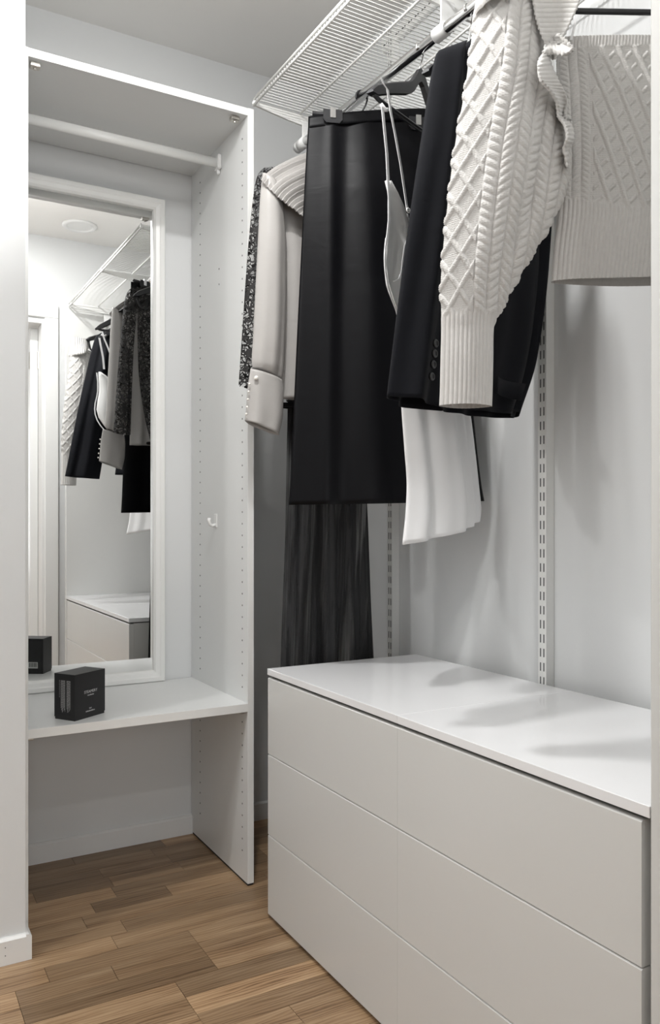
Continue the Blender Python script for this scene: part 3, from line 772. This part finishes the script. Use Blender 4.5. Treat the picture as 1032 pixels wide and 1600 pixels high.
# ---- black satin skirt on a clip hanger
f3 = Frame(1.655, 20)
t3 = thing('clip_hanger', f3.o, 'black clip hanger with chrome springs holding the satin skirt', 'hanger')
w0, zb = f3.at(486, 184, 0); w1, _ = f3.at(692, 172, 0)
zbar = 1.957
MB().tube([f3.P(w0 + .004, 0, zbar), f3.P(w1 - .004, 0, zbar)], .0052, 10).build('bar', M['black_plastic'], t3, True)
MB().tube(hook_pts(f3, zbar), .0022, 8).build('hook', M['black_plastic'], t3, True)
for u in (521, 655):
    w, _ = f3.at(u, 188, .02)
    def q(a, n, z): return f3.P(w + a, n, z)
    def fb(a0, a1, n0_, n1, z0, z1):
        v = [q(a, n, z) for z in (z0, z1) for n in (n0_, n1) for a in (a0, a1)]
        return MB().add(v, [(0, 2, 3, 1), (4, 5, 7, 6), (0, 1, 5, 4), (2, 6, 7, 3), (0, 4, 6, 2), (1, 3, 7, 5)])
    for sg in (1, -1):
        cl = fb(-.023, .023, sg * .0135, sg * .0165, 1.938, 1.962)
        cl.add([q(-.023, sg * .0165, 1.938), q(.023, sg * .0165, 1.938), q(.016, sg * .0155, 1.931), q(-.016, sg * .0155, 1.931), q(-.023, sg * .0135, 1.938), q(.023, sg * .0135, 1.938), q(.016, sg * .0130, 1.931), q(-.016, sg * .0130, 1.931)],
               [(0, 1, 2, 3), (4, 7, 6, 5), (3, 2, 6, 7), (0, 3, 7, 4), (1, 5, 6, 2)])
        o = cl.build('clip_jaw', M['black_plastic'], t3)
        fb(-.0065, .0065, sg * .0165, sg * .0185, 1.942, 1.966).build('clip_spring', M['chrome'], o)
sk = thing('midi_skirt', f3.o, 'long black satin skirt clipped on the hanger in the middle of the rod', 'skirt')
def skf(s, v, sg):
    g = .25 + .75 * v
    return g * (.012 * np.exp(-((s - .17) / .045) ** 2) - .010 * np.exp(-((s - .27) / .05) ** 2) + .006 * np.exp(-((s - .42) / .06) ** 2) + .004 * np.sin(s * 17 + 2 * v)) * np.where(sg > 0, 1, .6)
def skb(s, v): return .07 * np.clip(1 - s * 1.4, 0, 1) ** 1.3 * v ** 1.5
srow = [(483, 184, 690, 172), (480, 230, 692, 222), (476, 300, 700, 300), (471, 400, 712, 400), (465, 520, 726, 520), (459, 650, 740, 650), (454, 760, 752, 755), (452, 789, 757, 783)]
# the hem's left side swings towards the viewer, along the sight line
shell('skirt_body', f3, srow, [.022, .03, .05, .06, .07, .08, .085, .085], M['skirt'], sk, nv=90, nu=110, folds=skf, bend=None)
shell('waistband', f3, [(482.5, 182, 690.5, 170), (482, 201, 691, 189)], [.025, .031], M['skirt'], sk, nv=4, nu=80, n0=.0)

# ---- white satin slip
f4 = Frame(1.425, -22)
hanger(f4, 'black plastic hanger with trouser bar carrying the white slip', half=.200, drop=.088, neck=-.060, bar_drop=.004)
sp = thing('slip_dress', f4.o, 'white satin slip with thin straps between the black skirt and the dark blazer', 'dress')
rows4 = [(603, 372, 690, 372), (601, 400, 694, 400), (604, 440, 700, 440), (622, 495, 706, 495), (626, 560, 718, 560), (628, 630, 730, 630), (633, 700, 738, 700), (637, 760, 743, 756), (635, 805, 746, 795), (630, 851, 744, 812)]
shell('slip_body', f4, rows4, [.05, .06, .07, .075, .07, .07, .08, .09, .10, .10], M['slip'], sp, nv=80, nu=120, folds=waves((2, 3.5, 5), .012, 31, top=.15))
# cup: back panel with its lining and the narrow edge bindings
def sheet(name, pts, fr, n, mat, parent, wall=.001):
    """small piece of cloth between a left and a right edge"""
    V = []; F = []; K = 8
    for (a, b, c, d, nn) in pts:
        for k in range(K + 1):
            t = k / K; w, z = fr.at(a + (c - a) * t, b + (d - b) * t, n + nn); V.append(fr.P(w, n + nn - .012 * math.sin(math.pi * t), z))
    for j in range(len(pts) - 1):
        for k in range(K): F.append((j * (K + 1) + k, j * (K + 1) + k + 1, (j + 1) * (K + 1) + k + 1, (j + 1) * (K + 1) + k))
    o = mesh_obj(name, V, F, mat, parent, True)
    md = o.modifiers.new('cloth_thickness', 'SOLIDIFY'); md.thickness = wall
    return o
sheet('cup_lining', [(607, 280, 612, 282, 0), (607, 295, 622, 300, 0), (608, 320, 633, 325, 0), (608, 350, 640, 350, 0), (605, 380, 640, 372, 0), (603, 410, 636, 405, 0), (607, 440, 630, 440, 0), (616, 468, 628, 465, 0), (624, 490, 636, 490, 0)], f4, .048, M['lining'], sp)
def pxline(fr, pts, n): return [fr.P(*(lambda a: (a[0], n, a[1]))(fr.at(u, v, n))) for u, v in pts]
ribbon('edge_binding', pxline(f4, [(606, 278), (608, 310), (608, 345), (606, 365), (603, 385), (602, 405), (603, 425), (607, 448), (613, 468), (620, 486), (623, 495)], .052), .0055, M['slip'], sp, f4.W)
ribbon('strap', pxline(f4, [(598, 168), (601, 200), (605, 240), (607, 282)], .030), .0085, M['slip'], sp, f4.W)
ribbon('strap', pxline(f4, [(596.5, 122), (599, 130), (606, 140), (611, 175), (618, 210), (627, 260), (637, 328)], .036), .0075, M['slip'], sp, f4.W)
ribbon('strap', pxline(f4, [(637, 334), (639, 345), (640, 352)], .036), .005, M['slip'], sp, f4.W)
w, z = f4.at(638, 329, .037)
rg = MB(); rg.tube([f4.P(w + .006 * math.cos(g), .038, z + .0035 * math.sin(g)) for g in np.linspace(0, 6.2832, 17)], .0018, 6, cap=False); rg.build('strap_adjuster', M['white_plastic'], sp, True)
ribbon('edge_binding', pxline(f4, [(638, 370), (633, 385), (630, 405), (628, 425), (624, 436), (616, 440)], .054), .0045, M['slip'], sp, f4.W)
w, z = f4.at(601, 170, .02)
MB().tube([f4.P(w - .012, .02, z + .004), f4.P(w, .022, z - .003), f4.P(w + .010, .02, z + .002)], .004, 8).build('strap_loop', M['slip'], sp, True)

# ---- dark blazer
f5 = Frame(1.265, -15)
hanger(f5, 'black plastic hanger inside the dark blazer', half=.15, drop=.07, bar=False, neck=-.085)
bz = thing('blazer', f5.o, 'dark navy black wool blazer hanging behind the grey cable knit sleeve', 'blazer')
shell('body', f5, [(712, 80, 806, 40), (696, 120, 830, 90), (694, 200, 842, 200), (698, 300, 850, 300), (702, 400, 851, 400), (700, 500, 842, 500), (694, 580, 826, 585), (690, 638, 803, 653)], [.04, .05, .06, .07, .07, .07, .07, .07], M['blazer'], bz, n0=-.01, nv=70, nu=90, folds=waves((1.5, 3), .008, 41))
slv = shell('sleeve', f5, [(700, 74, 742, 66), (684, 82, 748, 90), (674, 125, 745, 135), (661, 210, 738, 215), (649, 290, 730, 295), (638, 370, 722, 372), (628, 450, 712, 452), (618, 530, 702, 535), (607, 619, 691, 642)], [.03, .045, .06, .07, .07, .07, .065, .06, .06], M['blazer'], bz, n0=.045, nv=80, nu=80, folds=lambda s, v, sg: .010 * np.exp(-((s - .32 + .05 * v) / .09) ** 2) - .010 * np.exp(-((s - .55) / .12) ** 2) + .004 * np.sin(9 * s + 5 * v))
shell('sleeve', f5, [(790, 70, 812, 60), (800, 100, 848, 110), (812, 200, 858, 200), (818, 300, 858, 300), (816, 420, 850, 420), (800, 560, 832, 565), (776, 640, 806, 652)], [.03, .06, .07, .07, .07, .065, .06], M['blazer'], bz, n0=-.02, nv=60, nu=50, folds=waves((1.5, 2), .005, 44))
for u, v in ((683.5, 536), (682, 552), (680, 569), (677.5, 588)):
    w, z = f5.at(u, v, .078); c = f5.P(w, .0745, z)
    b = MB().lathe((0, 0, 0), [(0, .001), (.004, .001), (.005, .0022), (.0068, .0022), (.0075, .001), (.0075, -.001), (0, -.0015)], 18).build('cuff_button', M['button'], None, True)
    b.data.transform(Matrix.Translation(c) @ Vector(f5.Nn).to_track_quat('Z', 'Y').to_matrix().to_4x4()); put(b, slv)
# standing collar round the hanger's neck
shell('collar', f5, [(740, 58, 788, 52), (728, 70, 798, 64), (716, 96, 806, 90)], [.03, .05, .06], M['blazer'], bz, n0=.0, nv=14, nu=50)
sheet('pocket_flap', [(778, 588, 822, 600, 0), (777, 600, 818, 613, .002), (776, 612, 815, 626, .003)], f5, .052, M['blazer'], bz)

# ---- cable knit: relief patterns in metres
def rib(a, pitch, amp): return amp * np.power(np.abs(np.sin(math.pi * a / pitch)), .7)
def rope(a, b, c, wd, pitch, amp, hand):
    x = (a - c) / (wd / 2); inn = np.abs(x) < 1
    dome = np.sqrt(np.clip(1 - x * x, 0, 1))
    st = np.abs(np.sin(math.pi * (b / pitch + hand * x * .55)))
    return np.where(inn, amp * dome * (.45 + .55 * np.power(st, .6)), 0)
def lattice(a, b, w, l, amp, cord=.19):
    p = (a / w + b / l) % 1.0; q = (a / w - b / l) % 1.0
    d1 = np.abs(p - .5); d2 = np.abs(q - .5)
    g = lambda d: np.sqrt(np.clip(1 - (d / cord) ** 2, 0, 1))
    seg = .55 + .45 * np.abs(np.sin(math.pi * 3 * (b / l)))
    return amp * np.maximum(g(d1), g(d2) * np.where(np.floor(a / w + b / l) % 2 == 0, 1, .8)) * (.8 + .2 * seg)
def yarn(a, b):
    c = np.abs(((a / .0042) % 1.0) - .5)
    return .00055 * np.sin(6.283 * (b / .0034 + c * .9)) * np.sqrt(np.clip(c * 2, 0, 1))

f6 = Frame(.925, 28)
hanger(f6, 'black plastic hanger carrying the grey cable knit, nearest on the rod', half=.165, drop=.055, neck=-.058, bar_drop=.047)
kn = thing('cable_knit_bolero', f6.o, 'chunky light grey cable knit bolero with wide sleeve and ribbed cuff, nearest the camera', 'sweater')
def sleeve_disp(a, b, s, v, sg):
    cuff = 1 / (1 + np.exp(-(b - .485) / .003))
    h = np.zeros_like(a)
    e = .0445
    h = np.where(a < e, lattice(a + .004, b, .0290, .053, .0034, .135), h)
    for i in range(8):
        c = e + .0105 + i * .0205
        h = np.maximum(h, rope(a, b, c, .0195, .0125, .0058, 1 if i % 2 else -1))
    h = h + yarn(a, b)
    hr = rib(a, .0062, .0024)
    h = h * (1 - cuff) + hr * cuff
    return h * np.where(sg > 0, 1, .6)
sl_rows = [(746, 12, 842, 8), (740, 40, 846, 40), (735, 80, 846, 80), (727, 140, 862, 140), (716, 200, 878, 200), (708, 250, 889, 252), (702, 300, 880, 300), (697, 345, 862, 345), (692, 400, 829, 400), (689, 450, 800, 450), (690, 495, 777, 495), (690, 515, 771, 512), (689, 560, 770, 560), (688, 610, 769, 610), (687, 634, 768, 635)]
def slf(s, v, sg):
    return -.014 * np.exp(-((s - .70) / .10) ** 2) * np.exp(-((v - .45) / .2) ** 2) + .008 * np.exp(-((s - .42) / .15) ** 2) * np.sin(math.pi * np.clip(v * 1.3, 0, 1))
shell('sleeve', f6, sl_rows, [.05, .07, .085, .10, .105, .105, .10, .09, .08, .065, .05, .045, .05, .05, .05], M['knit'], kn, n0=.045, nv=560, nu=380, disp=sleeve_disp, folds=slf, ffrac=.72, wall=0)
# ribbed shoulder band at the top of the sleeve
shell('shoulder_band', f6, [(752, -60, 850, -60), (748, -25, 838, -25), (744, 8, 822, -6), (741, 22, 812, 8), (743, 27, 806, 12)], [.055, .075, .092, .098, .09], M['knit'], kn, n0=.045, nv=50, nu=300, disp=lambda a, b, s, v, sg: rib(a, .0078, .0030), wall=0)
# inside of the high collar, ribbed sideways
def grid_piece(name, fn, nu, nv, mat, parent, disp=None, wall=.003):
    P = np.array([[fn(i / nu, j / nv) for i in range(nu + 1)] for j in range(nv + 1)])
    if disp is not None:
        nn = np.cross(np.gradient(P, axis=0), np.gradient(P, axis=1)); nn /= np.linalg.norm(nn, axis=2, keepdims=True) + 1e-12
        if np.mean(np.sum(nn * f6.Nn, axis=2)) < 0: nn = -nn
        I, J = np.meshgrid(np.linspace(0, 1, nu + 1), np.linspace(0, 1, nv + 1)); P = P + nn * disp(I, J)[..., None]
    F = [(j * (nu + 1) + i, j * (nu + 1) + i + 1, (j + 1) * (nu + 1) + i + 1, (j + 1) * (nu + 1) + i) for j in range(nv) for i in range(nu)]
    o = mesh_obj(name, P.reshape(-1, 3), F, mat, parent, True)
    if wall: md = o.modifiers.new('cloth_thickness', 'SOLIDIFY'); md.thickness = wall
    return o
def collar(i, j):
    v = -30 + 122 * j
    ul = crom([0, .25, .5, .75, 1], [818, 830, 836, 846, 864], j); ur = crom([0, .25, .5, .75, 1], [912, 908, 896, 882, 868], j)
    u = ul + (ur - ul) * i; n = .075 - .012 * math.sin(math.pi * i) + .012 * j
    w, z = f6.at(u, v, n); q = f6.P(w, n, z); return (q.x, q.y, q.z)
grid_piece('collar', collar, 40, 160, M['knit'], kn, lambda i, j: .0028 * np.abs(np.sin(math.pi * 16 * j)))
# ribbed front edge that turns over in ruffles and runs down beside the tube top
path = [(872, 52), (885, 62), (897, 76), (884, 86), (862, 84), (846, 88), (840, 104), (846, 124), (860, 140), (872, 160), (874, 180), (884, 195), (888, 214), (882, 236), (886, 262)]
wid = [(-16, 10), (-24, 10), (-22, -6), (-12, -14), (-2, -16), (12, -12), (22, -4), (26, 0), (22, 2), (14, 2), (9, 2), (10, -2), (9, 2), (7, -2), (3, 0)]
dep = [.10, .115, .128, .120, .100, .105, .122, .128, .118, .104, .096, .104, .108, .098, .092]
def ruffle(i, j):
    xs = np.linspace(0, 1, len(path))
    u = crom(xs, [p[0] for p in path], i); v = crom(xs, [p[1] for p in path], i)
    du = crom(xs, [p[0] for p in wid], i); dv = crom(xs, [p[1] for p in wid], i); d = crom(xs, dep, i)
    n = d - .030 * j - .016 * math.sin(math.pi * j) * math.cos(i * 9)
    w, z = f6.at(u + du * j, v + dv * j, n); q = f6.P(w, n, z); return (q.x, q.y, q.z)
grid_piece('ruffled_edge', ruffle, 300, 16, M['knit'], kn, lambda i, j: .0016 * np.abs(np.sin(math.pi * 46 * i)), wall=.004)

kt = thing('knit_tube_top', f6.o, 'light grey cable knit tube top with ribbed hem hanging beside the end panel', 'top')
def top_disp(a, b, s, v, sg):
    L = .366; hem0 = .262 + .022 * np.sin(np.clip((a - .02) / .30, 0, 1) * math.pi * .8)
    hem = 1 / (1 + np.exp(-(b - hem0) / .002)); band = 1 / (1 + np.exp((b - .017) / .0008))
    h = np.zeros_like(a)
    for i, c in enumerate((.010, .024, .038)):
        h = np.maximum(h, rope(a, b, c, .0138, .0088, .0036, 1 if i % 2 else -1))
    # slanting lattice: long cords down to the right, short cross cords
    A = a - .050; x = (A - .56 * b * .62) / .0265; cord = np.abs(x % 1.0 - .5); dd = (x - .5) % 1.0
    g1 = np.sqrt(np.clip(1 - (cord / .16) ** 2, 0, 1)); y = (b + .95 * A) / .0260; c2 = np.abs(y % 1.0 - .5)
    g2 = np.sqrt(np.clip(1 - (c2 / .15) ** 2, 0, 1)) * .95 * np.clip((dd - .10) / .05, 0, 1) * np.clip((.68 - dd) / .06, 0, 1)
    h = np.where(A > 0, .0034 * np.maximum(g1, g2), h)
    h = h + yarn(a, b)
    h = h * (1 - hem) * (1 - band) + rib(a, .0064, .0026) * hem + rib(a, .0052, .0018) * band
    return h * np.where(sg > 0, 1, .6)
shell('body', f6, [(871, 61, 1206, 68), (869, 80, 1208, 82), (872, 150, 1204, 150), (874, 240, 1202, 240), (872, 330, 1204, 330), (866, 390, 1210, 390), (862, 441, 1214, 436)], [.03, .034, .05, .055, .055, .055, .05], M['knit'], kt, n0=.010, nv=420, nu=460, disp=top_disp, folds=lambda s, v, sg: .004 * np.sin(8 * s + 2) * v, ffrac=.72, wall=0, pw=.45)
for u in (899, 1186):
    a0, a1 = f6.at(u - (8 if u < 1000 else -8), 66, .024), f6.at(u + (4 if u < 1000 else -4), 22, .024)
    ribbon('hanger_loop', [f6.P(a0[0], .030, a0[1]), f6.P((a0[0] + a1[0]) / 2, .026, (a0[1] + a1[1]) / 2), f6.P(a1[0], .016, a1[1] + .004)], .004, M['slip'], kt, f6.W)
